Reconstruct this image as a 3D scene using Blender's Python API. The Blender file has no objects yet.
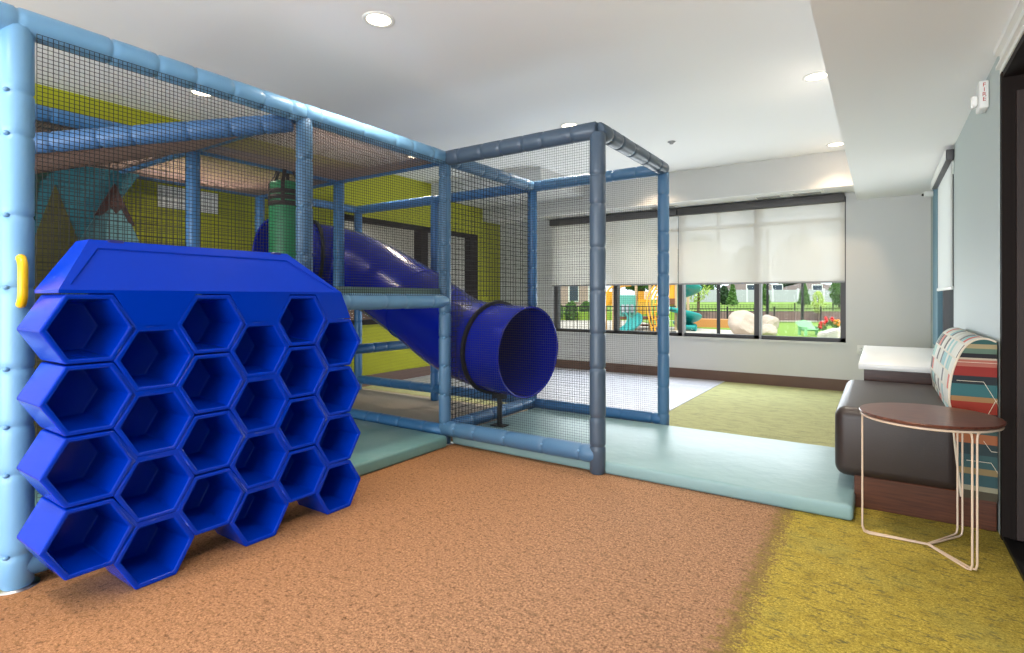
import bpy, bmesh, math, random
from mathutils import Vector, Matrix
PI = math.pi
sc = bpy.context.scene
COL = sc.collection

# ------------------------------------------------------------------ camera, sky, sun, exposure
cam_d = bpy.data.cameras.new('camera'); cam = bpy.data.objects.new('camera', cam_d); COL.objects.link(cam)
cam.location = (0, 0, 1.22); cam.rotation_euler = (PI/2, 0, math.radians(34.03))
cam_d.sensor_width = 36; cam_d.lens = 545/1024*36; cam_d.shift_y = -28.5/1024
cam_d.clip_start = .05; cam_d.clip_end = 400
sc.camera = cam

world = bpy.data.worlds.new('world'); sc.world = world; world.use_nodes = True
wn = world.node_tree; wn.nodes.clear()
wo = wn.nodes.new('ShaderNodeOutputWorld'); wb = wn.nodes.new('ShaderNodeBackground')
wb.inputs[0].default_value = (.80, .90, 1, 1); wb.inputs[1].default_value = 1.5
wn.links.new(wb.outputs[0], wo.inputs[0])

sun_d = bpy.data.lights.new('sun', 'SUN'); sun_d.energy = 2.4; sun_d.angle = .02; sun_d.color = (1, .95, .86)
sun = bpy.data.objects.new('sun', sun_d); COL.objects.link(sun)
sun.rotation_euler = (math.radians(38), math.radians(14), 0)      # high, from behind the building

def area(name, loc, rot, sx, sy, e, color=(1, 1, 1)):
    d = bpy.data.lights.new(name, 'AREA'); d.shape = 'RECTANGLE'; d.size = sx; d.size_y = sy; d.energy = e; d.color = color
    o = bpy.data.objects.new(name, d); COL.objects.link(o); o.location = loc; o.rotation_euler = rot
    return o
# unseen fill lamp added behind the camera; added lamp boosting the window wall's daylight
area('fill_behind', (-2.0, -4.6, .9), (math.radians(122), 0, 0), 8.0, 2.4, 400, (.93, .97, 1))
area('window_daylight_fill', (-2.6, 8.15, 1.05), (math.radians(-84), 0, 0), 4.2, .7, 66, (.86, .94, 1))
area('corridor_fill', (-7.2, 5.4, 2.7), (0, 0, 0), .8, 4.0, 40, (1, .96, .9))  # unseen lamp added under the corridor ceiling to brighten the view through the glass

vs = sc.view_settings
vs.view_transform = 'Standard'; vs.look = 'None'; vs.gamma = 1; vs.use_curve_mapping = False
vs.exposure = 0.5

# ------------------------------------------------------------------ materials
def s2l(c):
    return tuple(((x/255)/12.92 if x/255 <= .04045 else ((x/255+.055)/1.055)**2.4) for x in c)
MATS = {}
def mat(name, rgb, rough=.5, metal=0, spec=.5, emit=None, estr=0, noise=None, bump=None, trans=0, coat=0, alpha=None):
    """rgb in sRGB 0-255; noise=(scale, amount), bump=(scale, strength, distance)"""
    m = bpy.data.materials.new(name); m.use_nodes = True
    nt = m.node_tree; b = nt.nodes['Principled BSDF']
    c = s2l(rgb)
    b.inputs['Base Color'].default_value = (*c, 1)
    b.inputs['Roughness'].default_value = rough; b.inputs['Metallic'].default_value = metal
    b.inputs['Specular IOR Level'].default_value = spec
    b.inputs['Transmission Weight'].default_value = trans; b.inputs['Coat Weight'].default_value = coat
    if emit: b.inputs['Emission Color'].default_value = (*s2l(emit), 1); b.inputs['Emission Strength'].default_value = estr
    if noise or bump:
        tc = nt.nodes.new('ShaderNodeTexCoord')
    if noise:
        n = nt.nodes.new('ShaderNodeTexNoise'); n.inputs['Scale'].default_value = noise[0]; n.inputs['Detail'].default_value = 5
        nt.links.new(tc.outputs['Object'], n.inputs['Vector'])
        mx = nt.nodes.new('ShaderNodeMix'); mx.data_type = 'RGBA'
        a = noise[1]
        mx.inputs[6].default_value = (*[max(0, x*(1-a)) for x in c], 1)
        mx.inputs[7].default_value = (*[min(1, x*(1+a)) for x in c], 1)
        nt.links.new(n.outputs[0], mx.inputs[0]); nt.links.new(mx.outputs[2], b.inputs['Base Color'])
    if bump:
        n = nt.nodes.new('ShaderNodeTexNoise'); n.inputs['Scale'].default_value = bump[0]; n.inputs['Detail'].default_value = 3
        nt.links.new(tc.outputs['Object'], n.inputs['Vector'])
        bp = nt.nodes.new('ShaderNodeBump'); bp.inputs['Strength'].default_value = bump[1]; bp.inputs['Distance'].default_value = bump[2]
        nt.links.new(n.outputs[0], bp.inputs['Height']); nt.links.new(bp.outputs[0], b.inputs['Normal'])
    MATS[name] = m
    return m

M_ceil = mat('ceiling_paint', (240, 240, 240), .9)
M_wall = mat('wall_paint_grey', (212, 212, 211), .85, noise=(3, .02))
M_wallr = mat('wall_covering_blue_grey', (178, 188, 186), .6, bump=(60, .08, .01))
M_green = mat('wall_paint_lime', (166, 168, 22), .8, noise=(2, .05))
M_brownbase = mat('baseboard_brown', (104, 78, 66), .55, noise=(8, .1))
M_frame = mat('window_frame_bronze', (76, 74, 76), .45)
M_framel = mat('window_frame_light', (165, 165, 168), .45)
M_darkwood = mat('door_frame_espresso', (26, 18, 15), .75, spec=.2)
M_black = mat('black_plastic', (10, 10, 10), .55)
M_white = mat('white_plastic', (232, 232, 228), .45)
M_sill = mat('sill_white', (215, 215, 212), .5)
M_bluepad = mat('foam_vinyl_blue', (60, 112, 160), .38, bump=(9, .3, .008), noise=(3, .06))
M_lightpad = mat('foam_vinyl_pale_blue', (112, 162, 202), .38, bump=(9, .3, .008), noise=(3, .05))
M_shadedpad = mat('foam_vinyl_blue_shaded', (72, 88, 106), .38, bump=(9, .3, .008), noise=(3, .06))  # greyer copy of the blue vinyl, the outer cell's shade painted in
M_midpad = mat('foam_vinyl_steel_blue', (78, 118, 154), .38, bump=(9, .3, .008), noise=(3, .06))
M_slate = mat('foam_vinyl_dusk_blue', (62, 104, 150), .5, noise=(3, .06))
M_tie = mat('cable_tie_blue', (100, 146, 186), .4)
M_net = mat('net_cord_grey', (38, 38, 40), .8)
M_netb = mat('net_cord_black', (20, 20, 22), .8)
M_netr = mat('net_cord_brown', (122, 100, 90), .8)
M_hdpe = mat('moulded_plastic_blue', (0, 50, 178), .2, spec=.2, bump=(30, .04, .01))
M_slide = mat('slide_plastic_blue', (4, 26, 146), .25, spec=.45)
M_slot = mat('moulded_plastic_dark_blue', (6, 18, 110), .4)
M_yellow = mat('yellow_plastic', (240, 190, 10), .35)
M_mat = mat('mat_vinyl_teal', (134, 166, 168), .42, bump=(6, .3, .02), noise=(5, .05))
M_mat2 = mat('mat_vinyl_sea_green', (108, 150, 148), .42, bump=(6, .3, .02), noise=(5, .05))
M_deck = mat('deck_vinyl_grey_green', (104, 132, 128), .6)
M_bag = mat('bag_vinyl_green', (24, 108, 68), .45, bump=(12, .2, .01))
M_strap = mat('strap_webbing', (34, 22, 22), .8)
M_leather = mat('leather_dark_brown', (50, 39, 36), .42, bump=(90, .12, .004))
M_wenge = mat('white_laminate_edge', (222, 220, 216), .4)
M_laminate = mat('white_laminate', (238, 238, 236), .3)
M_steel = mat('steel', (170, 170, 170), .35, metal=1)
M_pole = mat('powder_coat_cream', (226, 200, 176), .4)
M_red = mat('letter_red', (190, 30, 30), .5)
M_grill = mat('grille_grey', (150, 150, 150), .5)
M_cream = mat('pattern_cream', (226, 212, 190), .8)
def emis(name, rgb, st):
    m = bpy.data.materials.new(name); m.use_nodes = True; nt = m.node_tree; nt.nodes.clear()
    o = nt.nodes.new('ShaderNodeOutputMaterial'); e = nt.nodes.new('ShaderNodeEmission')
    e.inputs[0].default_value = (*s2l(rgb), 1); e.inputs[1].default_value = st; nt.links.new(e.outputs[0], o.inputs[0]); return m
M_lens = emis('lamp_lens', (255, 236, 205), 6)
M_glass = bpy.data.materials.new('window_glass'); M_glass.use_nodes = True
_nt = M_glass.node_tree; _nt.nodes.clear()
_o = _nt.nodes.new('ShaderNodeOutputMaterial'); _t = _nt.nodes.new('ShaderNodeBsdfTransparent'); _g = _nt.nodes.new('ShaderNodeBsdfGlossy')
_g.inputs[1].default_value = .02; _f = _nt.nodes.new('ShaderNodeMixShader'); _f.inputs[0].default_value = .003
_t.inputs[0].default_value = (.96, .98, .97, 1)
_nt.links.new(_t.outputs[0], _f.inputs[1]); _nt.links.new(_g.outputs[0], _f.inputs[2]); _nt.links.new(_f.outputs[0], _o.inputs[0])
# roller shade: woven screen fabric, part diffuse, part translucent, a little see-through
def shade_mat(name, rgb, see):
    m = bpy.data.materials.new(name); m.use_nodes = True; nt = m.node_tree; nt.nodes.clear()
    o = nt.nodes.new('ShaderNodeOutputMaterial'); d = nt.nodes.new('ShaderNodeBsdfDiffuse'); t = nt.nodes.new('ShaderNodeBsdfTranslucent')
    p = nt.nodes.new('ShaderNodeBsdfTransparent'); a = nt.nodes.new('ShaderNodeMixShader'); b = nt.nodes.new('ShaderNodeMixShader')
    c = (*s2l(rgb), 1)
    d.inputs[0].default_value = c; t.inputs[0].default_value = c
    a.inputs[0].default_value = .6; b.inputs[0].default_value = see
    nt.links.new(d.outputs[0], a.inputs[1]); nt.links.new(t.outputs[0], a.inputs[2])
    nt.links.new(a.outputs[0], b.inputs[1]); nt.links.new(p.outputs[0], b.inputs[2]); nt.links.new(b.outputs[0], o.inputs[0])
    return m
M_shade = shade_mat('shade_fabric', (250, 246, 240), .26)
M_shade2 = shade_mat('shade_fabric_white', (240, 240, 238), .08)

class NT:
    """small helper for node materials"""
    def __init__(s, name):
        s.m = bpy.data.materials.new(name); s.m.use_nodes = True; s.nt = s.m.node_tree; s.b = s.nt.nodes['Principled BSDF']
    def n(s, t, **kw):
        x = s.nt.nodes.new(t)
        for k, v in kw.items(): setattr(x, k, v)
        return x
    def l(s, a, b): s.nt.links.new(a, b)
    def math(s, op, a, b=None, clamp=False):
        x = s.n('ShaderNodeMath', operation=op, use_clamp=clamp)
        for i, v in enumerate((a, b)):
            if v is None: continue
            if isinstance(v, (int, float)): x.inputs[i].default_value = v
            else: s.l(v, x.inputs[i])
        return x.outputs[0]
    def mix(s, f, a, b):
        x = s.n('ShaderNodeMix', data_type='RGBA')
        for i, v in ((0, f), (6, a), (7, b)):
            if isinstance(v, (int, float)): x.inputs[i].default_value = v
            elif isinstance(v, tuple): x.inputs[i].default_value = (*v, 1)
            else: s.l(v, x.inputs[i])
        return x.outputs[2]
    def noise(s, vec, scale, detail=4, rough=.6):
        x = s.n('ShaderNodeTexNoise'); x.inputs['Scale'].default_value = scale; x.inputs['Detail'].default_value = detail
        x.inputs['Roughness'].default_value = rough; s.l(vec, x.inputs['Vector']); return x.outputs[0]
    def ramp(s, f, stops, const=False):
        x = s.n('ShaderNodeValToRGB'); r = x.color_ramp
        if const: r.interpolation = 'CONSTANT'
        while len(r.elements) < len(stops): r.elements.new(.5)
        for e, (p, c) in zip(r.elements, stops): e.position = p; e.color = (*s2l(c), 1)
        s.l(f, x.inputs[0]); return x.outputs[0]
    def bump(s, h, st, d):
        x = s.n('ShaderNodeBump'); x.inputs['Strength'].default_value = st; x.inputs['Distance'].default_value = d
        s.l(h, x.inputs['Height']); s.l(x.outputs[0], s.b.inputs['Normal'])

def carpet():
    k = NT('carpet'); tc = k.n('ShaderNodeTexCoord').outputs['Object']
    sp = k.n('ShaderNodeSeparateXYZ'); k.l(tc, sp.inputs[0]); X, Y = sp.outputs[0], sp.outputs[1]
    fine = k.noise(tc, 95, 5, .85); mid = k.noise(tc, 24, 5, .7); big = k.noise(tc, 2.2, 5, .65)
    mp = k.n('ShaderNodeMapping'); mp.inputs['Scale'].default_value = (1, 2.4, 1); mp.inputs['Rotation'].default_value = (0, 0, .5); k.l(tc, mp.inputs[0])
    streak = k.noise(mp.outputs[0], 15, 8, .8)
    fl = k.math('MULTIPLY', k.math('SUBTRACT', fine, .36, True), 3.6, True)
    brown = k.mix(fl, s2l((92, 66, 50)), s2l((218, 168, 130)))
    brown = k.mix(k.math('MULTIPLY', k.math('SUBTRACT', streak, .52, True), 7.0, True), brown, s2l((128, 100, 76)))
    lf = k.math('MULTIPLY', k.math('SUBTRACT', -1.2, X), .55, True)
    brown = k.mix(k.math('MULTIPLY', lf, .45), brown, s2l((176, 112, 50)))
    green = k.mix(fl, s2l((112, 96, 24)), s2l((222, 196, 90)))
    green = k.mix(k.math('MULTIPLY', k.math('SUBTRACT', k.noise(tc, 9, 6, .8), .5, True), 4, True), green, s2l((140, 120, 44)))
    green = k.mix(k.math('MULTIPLY', k.math('SUBTRACT', streak, .52, True), 10.0, True), green, s2l((104, 98, 62)))
    green = k.mix(k.math('MULTIPLY', k.math('SUBTRACT', big, .5, True), 1.6, True), green, s2l((150, 152, 90)))
    far = k.mix(fl, s2l((128, 132, 92)), s2l((198, 198, 146)))  # paler far carpet: the brighter window light is put into its colour
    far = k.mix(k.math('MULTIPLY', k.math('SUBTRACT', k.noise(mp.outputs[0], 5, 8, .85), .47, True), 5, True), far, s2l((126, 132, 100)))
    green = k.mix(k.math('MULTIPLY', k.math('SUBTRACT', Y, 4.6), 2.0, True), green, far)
    # zone edges wander with the tuft pattern
    brown = k.mix(k.math('MULTIPLY', k.math('SUBTRACT', k.noise(tc, 40, 6, .85), .52, True), 8, True), brown, s2l((96, 70, 50)))
    w = k.math('ADD', k.math('MULTIPLY', k.math('SUBTRACT', mid, .5), .25), k.math('MULTIPLY', k.math('SUBTRACT', fine, .5), .25))
    gx = k.math('MULTIPLY', k.math('SUBTRACT', k.math('ADD', X, w), -.50), 9, True)
    gy = k.math('MULTIPLY', k.math('SUBTRACT', k.math('ADD', Y, w), 4.95), 14, True)
    g = k.math('MAXIMUM', gx, gy)
    c = k.mix(g, brown, green)
    band = k.math('MULTIPLY', k.math('MULTIPLY', g, k.math('SUBTRACT', 1, g)), 2.2, True)
    c = k.mix(band, c, s2l((104, 88, 52)))
    bx = k.math('MULTIPLY', k.math('SUBTRACT', -3.05, X), 20, True); by = k.math('MULTIPLY', k.math('SUBTRACT', Y, 3.48), 20, True)
    bg = k.math('MULTIPLY', k.math('MULTIPLY', bx, by), k.math('SUBTRACT', 1, gy, True))
    c = k.mix(bg, c, k.mix(fine, s2l((140, 130, 118)), s2l((190, 178, 162))))
    k.l(c, k.b.inputs['Base Color']); k.b.inputs['Roughness'].default_value = .95; k.b.inputs['Specular IOR Level'].default_value = .15
    k.bump(k.math('ADD', fine, k.math('MULTIPLY', mid, .5)), .6, .008); return k.m
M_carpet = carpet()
def tile():
    k = NT('floor_tile_pale'); tc = k.n('ShaderNodeTexCoord').outputs['Object']
    br = k.n('ShaderNodeTexBrick'); br.offset = .5; k.l(tc, br.inputs[0]); br.inputs['Scale'].default_value = 2.2
    br.inputs['Color1'].default_value = (*s2l((176, 178, 188)), 1); br.inputs['Color2'].default_value = (*s2l((164, 167, 178)), 1)
    br.inputs['Mortar'].default_value = (*s2l((150, 152, 160)), 1); br.inputs['Mortar Size'].default_value = .008
    k.l(br.outputs[0], k.b.inputs['Base Color']); k.b.inputs['Roughness'].default_value = .5; return k.m
M_tile = tile()
def wood(name, a, b, scale=(1, 14, 14), rough=.35):
    k = NT(name); tc = k.n('ShaderNodeTexCoord').outputs['Object']
    mp = k.n('ShaderNodeMapping'); mp.inputs['Scale'].default_value = scale; k.l(tc, mp.inputs[0])
    n = k.noise(mp.outputs[0], 4, 6, .65)
    k.l(k.ramp(n, [(.3, a), (.7, b)]), k.b.inputs['Base Color']); k.b.inputs['Roughness'].default_value = rough; return k.m
M_basewood = wood('bench_plinth_wood', (62, 28, 14), (98, 52, 30), (1.5, 1.5, 30))
M_tabletop = wood('walnut_top', (70, 34, 28), (124, 74, 58), (3, 22, 3), .28)
M_cabwood = wood('dark_wood_body', (50, 30, 26), (84, 54, 44), (2, 2, 30))
M_doorwood = wood('door_wood', (30, 19, 15), (50, 31, 24), (20, 20, 1), .6)
PAL = [(0, (222, 222, 214)), (.18, (150, 196, 200)), (.32, (96, 92, 92)), (.44, (226, 226, 218)), (.56, (214, 118, 104)), (.66, (166, 204, 200)), (.78, (128, 132, 134)), (.88, (216, 214, 204))]
def fabric_front():
    k = NT('patterned_upholstery'); tc = k.n('ShaderNodeTexCoord').outputs['UV']
    sp = k.n('ShaderNodeSeparateXYZ'); k.l(tc, sp.inputs[0])
    U = k.math('MULTIPLY', sp.outputs[0], 15.0); V = k.math('MULTIPLY', sp.outputs[1], 11.0)
    iv = k.math('FLOOR', V); U2 = k.math('ADD', U, k.math('MULTIPLY', k.math('MODULO', iv, 2), .5)); iu = k.math('FLOOR', U2)
    cv = k.n('ShaderNodeCombineXYZ'); k.l(iu, cv.inputs[0]); k.l(iv, cv.inputs[1])
    wn_ = k.n('ShaderNodeTexWhiteNoise', noise_dimensions='2D'); k.l(cv.outputs[0], wn_.inputs['Vector'])
    c = k.ramp(wn_.outputs[0], PAL, True)
    fu = k.math('FRACT', U2); fv = k.math('FRACT', V)
    line = k.math('MAXIMUM', k.math('LESS_THAN', fu, .10), k.math('LESS_THAN', fv, .13))
    c = k.mix(line, c, s2l((222, 216, 200)))
    k.l(c, k.b.inputs['Base Color']); k.b.inputs['Roughness'].default_value = .8; return k.m
M_fab = fabric_front()
def fabric_end():  # stripe colours darkened throughout, shade of the end face painted in
    k = NT('striped_upholstery'); tc = k.n('ShaderNodeTexCoord').outputs['UV']
    sp = k.n('ShaderNodeSeparateXYZ'); k.l(tc, sp.inputs[0])
    stops = [(0, (72, 65, 50)), (.05, (147, 141, 117)), (.08, (50, 80, 84)), (.15, (139, 117, 80)), (.19, (55, 84, 85)), (.27, (42, 58, 62)),
             (.34, (154, 92, 58)), (.40, (53, 80, 80)), (.47, (43, 38, 38)), (.53, (149, 48, 33)), (.60, (156, 117, 75)), (.63, (50, 99, 102)), (.71, (36, 42, 47)),
             (.76, (142, 42, 35)), (.82, (171, 102, 87)), (.86, (186, 173, 151)), (.875, (33, 31, 36)), (.90, (94, 117, 100)), (.93, (164, 147, 109)), (.96, (47, 87, 84))]
    k.l(k.ramp(sp.outputs[1], stops, True), k.b.inputs['Base Color']); k.b.inputs['Roughness'].default_value = .8; return k.m
M_fabend = fabric_end()

# ------------------------------------------------------------------ mesh builder
class MB:
    def __init__(s): s.v = []; s.f = []; s.mi = []; s.sm = []; s.uv = {}
    def add(s, vs_, fs, mi=0, smooth=False):
        o = len(s.v); s.v += [tuple(v) for v in vs_]
        for f in fs: s.f.append([i+o for i in f]); s.mi.append(mi); s.sm.append(smooth)
    def box(s, x0, x1, y0, y1, z0, z1, mi=0):
        v = [(x, y, z) for x in (x0, x1) for y in (y0, y1) for z in (z0, z1)]
        s.add(v, [(0, 1, 3, 2), (4, 6, 7, 5), (0, 4, 5, 1), (2, 3, 7, 6), (0, 2, 6, 4), (1, 5, 7, 3)], mi)
    def rbox(s, x0, x1, y0, y1, z0, z1, r=.01, seg=3, mi=0, smooth=True):
        b = bmesh.new(); bmesh.ops.create_cube(b, size=1)
        for v in b.verts: v.co = Vector(((x0+x1)/2+v.co.x*(x1-x0), (y0+y1)/2+v.co.y*(y1-y0), (z0+z1)/2+v.co.z*(z1-z0)))
        bmesh.ops.bevel(b, geom=list(b.edges), offset=r, segments=seg, affect='EDGES', profile=.5)
        s.bm(b, mi, smooth)
    def bm(s, b, mi=0, smooth=False):
        b.verts.index_update(); s.add([v.co[:] for v in b.verts], [[v.index for v in f.verts] for f in b.faces], mi, smooth); b.free()
    def bar(s, p, q, w, h=None, mi=0, up=(0, 0, 1)):
        h = h or w; p = Vector(p); q = Vector(q); d = (q-p).normalized(); u = Vector(up)
        if abs(d.dot(u)) > .98: u = Vector((0, 1, 0))
        a = d.cross(u).normalized()*w/2; c = d.cross(a).normalized()*h/2
        v = [p+a+c, p+a-c, p-a-c, p-a+c, q+a+c, q+a-c, q-a-c, q-a+c]
        s.add(v, [(0, 3, 2, 1), (4, 5, 6, 7), (0, 1, 5, 4), (1, 2, 6, 5), (2, 3, 7, 6), (3, 0, 4, 7)], mi)
    def sweep(s, pts, rad, n=12, mi=0, cap=True, smooth=True, close=False):
        """tube along points; rad a number or list"""
        P = [Vector(p) for p in pts]; m = len(P)
        R = rad if isinstance(rad, (list, tuple)) else [rad]*m
        T = []
        for i in range(m):
            if close: t = P[(i+1) % m]-P[i-1]
            else: t = P[min(i+1, m-1)]-P[max(i-1, 0)]
            T.append(t.normalized())
        u = Vector((0, 0, 1)) if abs(T[0].z) < .9 else Vector((1, 0, 0))
        a = T[0].cross(u).normalized(); verts = []
        for i in range(m):
            a = (a-T[i]*a.dot(T[i])).normalized(); b = T[i].cross(a)
            for k in range(n):
                th = 2*PI*k/n; verts.append(P[i]+(a*math.cos(th)+b*math.sin(th))*R[i])
        fs = []
        for i in range(m if close else m-1):
            j = (i+1) % m
            for k in range(n): fs.append((i*n+k, i*n+(k+1) % n, j*n+(k+1) % n, j*n+k))
        o = len(s.v); s.add(verts, fs, mi, smooth)
        if cap and not close:
            s.add(verts[:n], [list(range(n))[::-1]], mi); s.add(verts[-n:], [list(range(n))], mi)
    def lathe(s, prof, c, n=32, mi=0, smooth=True):
        """prof: list of (r, z); around vertical axis at c"""
        v = []; m = len(prof)
        for r, z in prof:
            for k in range(n): v.append((c[0]+r*math.cos(2*PI*k/n), c[1]+r*math.sin(2*PI*k/n), c[2]+z))
        fs = [(i*n+k, i*n+(k+1) % n, (i+1)*n+(k+1) % n, (i+1)*n+k) for i in range(m-1) for k in range(n)]
        s.add(v, fs, mi, smooth)
    def prism(s, poly, axis, a, b, mi=0):
        """poly of 2-D points extruded along axis 0/1/2 from a to b"""
        def P(p, t):
            return {0: (t, p[0], p[1]), 1: (p[0], t, p[1]), 2: (p[0], p[1], t)}[axis]
        n = len(poly); v = [P(p, a) for p in poly]+[P(p, b) for p in poly]
        s.add(v, [list(range(n)), list(range(n, 2*n))[::-1]]+[(i, n+i, n+(i+1) % n, (i+1) % n) for i in range(n)], mi)
    def sphere(s, c, r, u=16, w=10, mi=0, sc_=(1, 1, 1), jit=0, rnd=None):
        b = bmesh.new(); bmesh.ops.create_uvsphere(b, u_segments=u, v_segments=w, radius=1)
        for v in b.verts:
            k = 1+(rnd.uniform(-jit, jit) if rnd else 0)
            v.co = Vector((c[0]+v.co.x*r*sc_[0]*k, c[1]+v.co.y*r*sc_[1]*k, c[2]+v.co.z*r*sc_[2]*k))
        s.bm(b, mi, True)
    def build(s, name, mats, parent=None, loc=None, fixn=True):
        """vertices are in world space; parent's base (root_loc) or loc becomes the origin"""
        me = bpy.data.meshes.new(name)
        o = bpy.data.objects.new(name, me); COL.objects.link(o)
        base = Vector((0, 0, 0))
        if parent is not None:
            o.parent = parent; r = parent
            while r is not None: base += r.location; r = r.parent
        elif loc is not None:
            base = Vector(loc); o.location = base
        me.from_pydata([tuple(Vector(v)-base) for v in s.v], [], s.f)
        for m in (mats if isinstance(mats, (list, tuple)) else [mats]): me.materials.append(m)
        me.polygons.foreach_set('material_index', s.mi); me.polygons.foreach_set('use_smooth', s.sm)
        if fixn:
            b = bmesh.new(); b.from_mesh(me); bmesh.ops.recalc_face_normals(b, faces=b.faces); b.to_mesh(me); b.free()
        me.update()
        return o

def tag(o, label=None, cat=None, group=None, kind=None):
    if label: o['label'] = label
    if cat: o['category'] = cat
    if group: o['group'] = group
    if kind: o['kind'] = kind
    return o
def thing(name, loc, label, cat, group=None):
    o = bpy.data.objects.new(name, None); COL.objects.link(o); o.location = loc; o.empty_display_size = .1
    return tag(o, label, cat, group)
def struct(o, label=None): o['kind'] = 'structure'; return tag(o, label) if label else o
def copy_tree(o, parent=None):
    c = o.copy(); COL.objects.link(c); c.parent = parent
    for ch in [x for x in list(bpy.data.objects) if x.parent == o]: copy_tree(ch, c)
    return c
def spline(pts, sub=8):
    P = [Vector(p) for p in pts]; out = []
    for i in range(len(P)-1):
        p0 = P[max(i-1, 0)]; p1 = P[i]; p2 = P[i+1]; p3 = P[min(i+2, len(P)-1)]
        for k in range(sub):
            t = k/sub
            out.append(.5*((2*p1)+(-p0+p2)*t+(2*p0-5*p1+4*p2-p3)*t*t+(-p0+3*p1-3*p2+p3)*t*t*t))
    out.append(P[-1]); return out

# ------------------------------------------------------------------ room shell
XL, XR, YW, ZC, ZB = -5.9, .512, 8.35, 3.03, 2.49      # left wall, right wall, window wall, ceiling, low ceiling
YF, ZS = 7.8, 2.60                                     # soffit face, soffit underside
XB = -.25                                              # left edge of the low ceiling
YBK = -3.0
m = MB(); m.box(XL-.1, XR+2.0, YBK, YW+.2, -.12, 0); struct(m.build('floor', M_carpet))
m = MB(); m.box(XL, -1.88, 5.45, YW, .0005, .006); struct(m.build('floor', M_tile))
m = MB(); m.box(XL-.2, XB, YBK, YF, ZC, ZC+.15); struct(m.build('ceiling', M_ceil))
m = MB(); m.box(XB, XR+2.0, YBK, YW, ZB, ZC+.15); struct(m.build('ceiling', M_ceil))
m = MB(); m.box(XL-.2, XB, YF, YW, ZS, ZC+.15); struct(m.build('ceiling', [M_wall]))
m = MB(); m.box(XL, XB, YF+.002, YW-.002, ZS-.008, ZS); struct(m.build('ceiling', M_ceil))
m = MB(); m.box(XL, -3.88, 6.45, YF-.001, 2.82, ZC-.001); struct(m.build('ceiling', M_wall))
# window wall
WX0, WX1, WZ0, WZ1 = -4.78, -.37, .635, 2.56
m = MB()
m.box(XL-.2, WX0, YW, YW+.2, 0, ZC+.1); m.box(WX1, XR+.2, YW, YW+.2, 0, ZC+.1)
m.box(WX0, WX1, YW, YW+.2, 0, WZ0); m.box(WX0, WX1, YW, YW+.2, WZ1, ZC+.1)
struct(m.build('wall_back', M_wall))
m = MB(); m.box(XL, XR, YW-.018, YW, 0, .15); struct(m.build('baseboard_back', M_brownbase))
m = MB(); m.box(XL, XL+.018, YBK, YW-.02, 0, .15); struct(m.build('baseboard_left', M_brownbase))
m = MB(); m.box(WX0-.02, WX1+.02, YW-.02, YW+.1, WZ0-.025, WZ0); struct(m.build('trim_1', M_sill))
# window 1
win = bpy.data.objects.new('window_1', None); COL.objects.link(win); win.location = (-2.57, YW+.1, WZ0); struct(win)
MUL = [(-4.74, 1), (-3.62, 0), (-2.55, 1), (-1.46, 1), (-.40, 1)]
m = MB()
ys, ye = YW+.06, YW+.16
for i, (x, lt) in enumerate(MUL):
    m.box(x-.035, x+.035, ys, ye, WZ0, WZ1)
m.box(WX0, WX1, ys, ye, WZ0, WZ0+.05); m.box(WX0, WX1, ys, ye, WZ1-.05, WZ1); m.box(WX0, WX1, ys+.01, ye, 2.25, 2.30)
m.build('window_frame', M_frame, win)
m = MB()
for x, _ in MUL[2:4]: m.box(x+.036, x+.062, ys-.03, ye-.02, WZ0, WZ1)
m.build('mullion_sunlit_side', M_framel, win)  # pale strips added to two mullions for their sunlit sides
for i in range(4):
    x0, x1 = MUL[i][0]+.035, MUL[i+1][0]-.035
    for z0, z1 in ((WZ0+.05, 2.25), (2.30, WZ1-.05)):
        m = MB(); m.box(x0, x1, YW+.10, YW+.106, z0, z1); m.build('pane', M_glass, win)
# roller shades
def shade(x0, x1, label):
    t = thing('roller_shade', ((x0+x1)/2, YW-.03, 1.42), label, 'roller shade', 'roller shades over the wide window')
    m = MB(); m.rbox(x0, x1, YW-.13, YW-.003, 2.47, 2.575, .006, 2); m.build('cassette', M_frame, t)
    m = MB(); m.box(x0, x1, YW-.045, YW-.0435, 1.44, 2.48); m.build('fabric', M_shade, t)
    m = MB(); m.rbox(x0, x1, YW-.055, YW-.033, 1.42, 1.447, .008, 2); m.build('hem_bar', M_framel, t)
shade(WX0+.01, -2.555, 'pale screen roller shade half lowered over the left half of the wide window')
shade(-2.545, WX1-.01, 'pale screen roller shade half lowered in front of the boulders outside')
# left wall (lime) with glazed corridor windows
IY0, IY1, IZ0, IZ1 = 4.62, 7.62, .85, 2.33
m = MB()
m.box(XL-.15, XL, YBK, IY0, 0, ZC); m.box(XL-.15, XL, IY1, YW, 0, ZC)
m.box(XL-.15, XL, IY0, IY1, 0, IZ0); m.box(XL-.15, XL, IY0, IY1, IZ1, ZC)
struct(m.build('wall_left', M_green))
win = bpy.data.objects.new('window_2', None); COL.objects.link(win); win.location = (XL-.07, 6.1, IZ0); struct(win)
m = MB()
m.box(XL-.12, XL+.02, IY0, IY1, IZ1-.06, IZ1); m.box(XL-.12, XL+.02, IY0, IY1, IZ0, IZ0+.07)
for y, w in ((IY0+.06, .12), (6.27, .17), (IY1-.09, .2)): m.box(XL-.12, XL+.02, y-w/2, y+w/2, IZ0, IZ1)
m.build('window_frame', M_darkwood, win)
for y0, y1 in ((IY0+.12, 6.18), (6.36, IY1-.19)):
    m = MB(); m.box(XL-.06, XL-.054, y0, y1, IZ0+.07, IZ1-.06); m.build('pane', M_glass, win)
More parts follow.
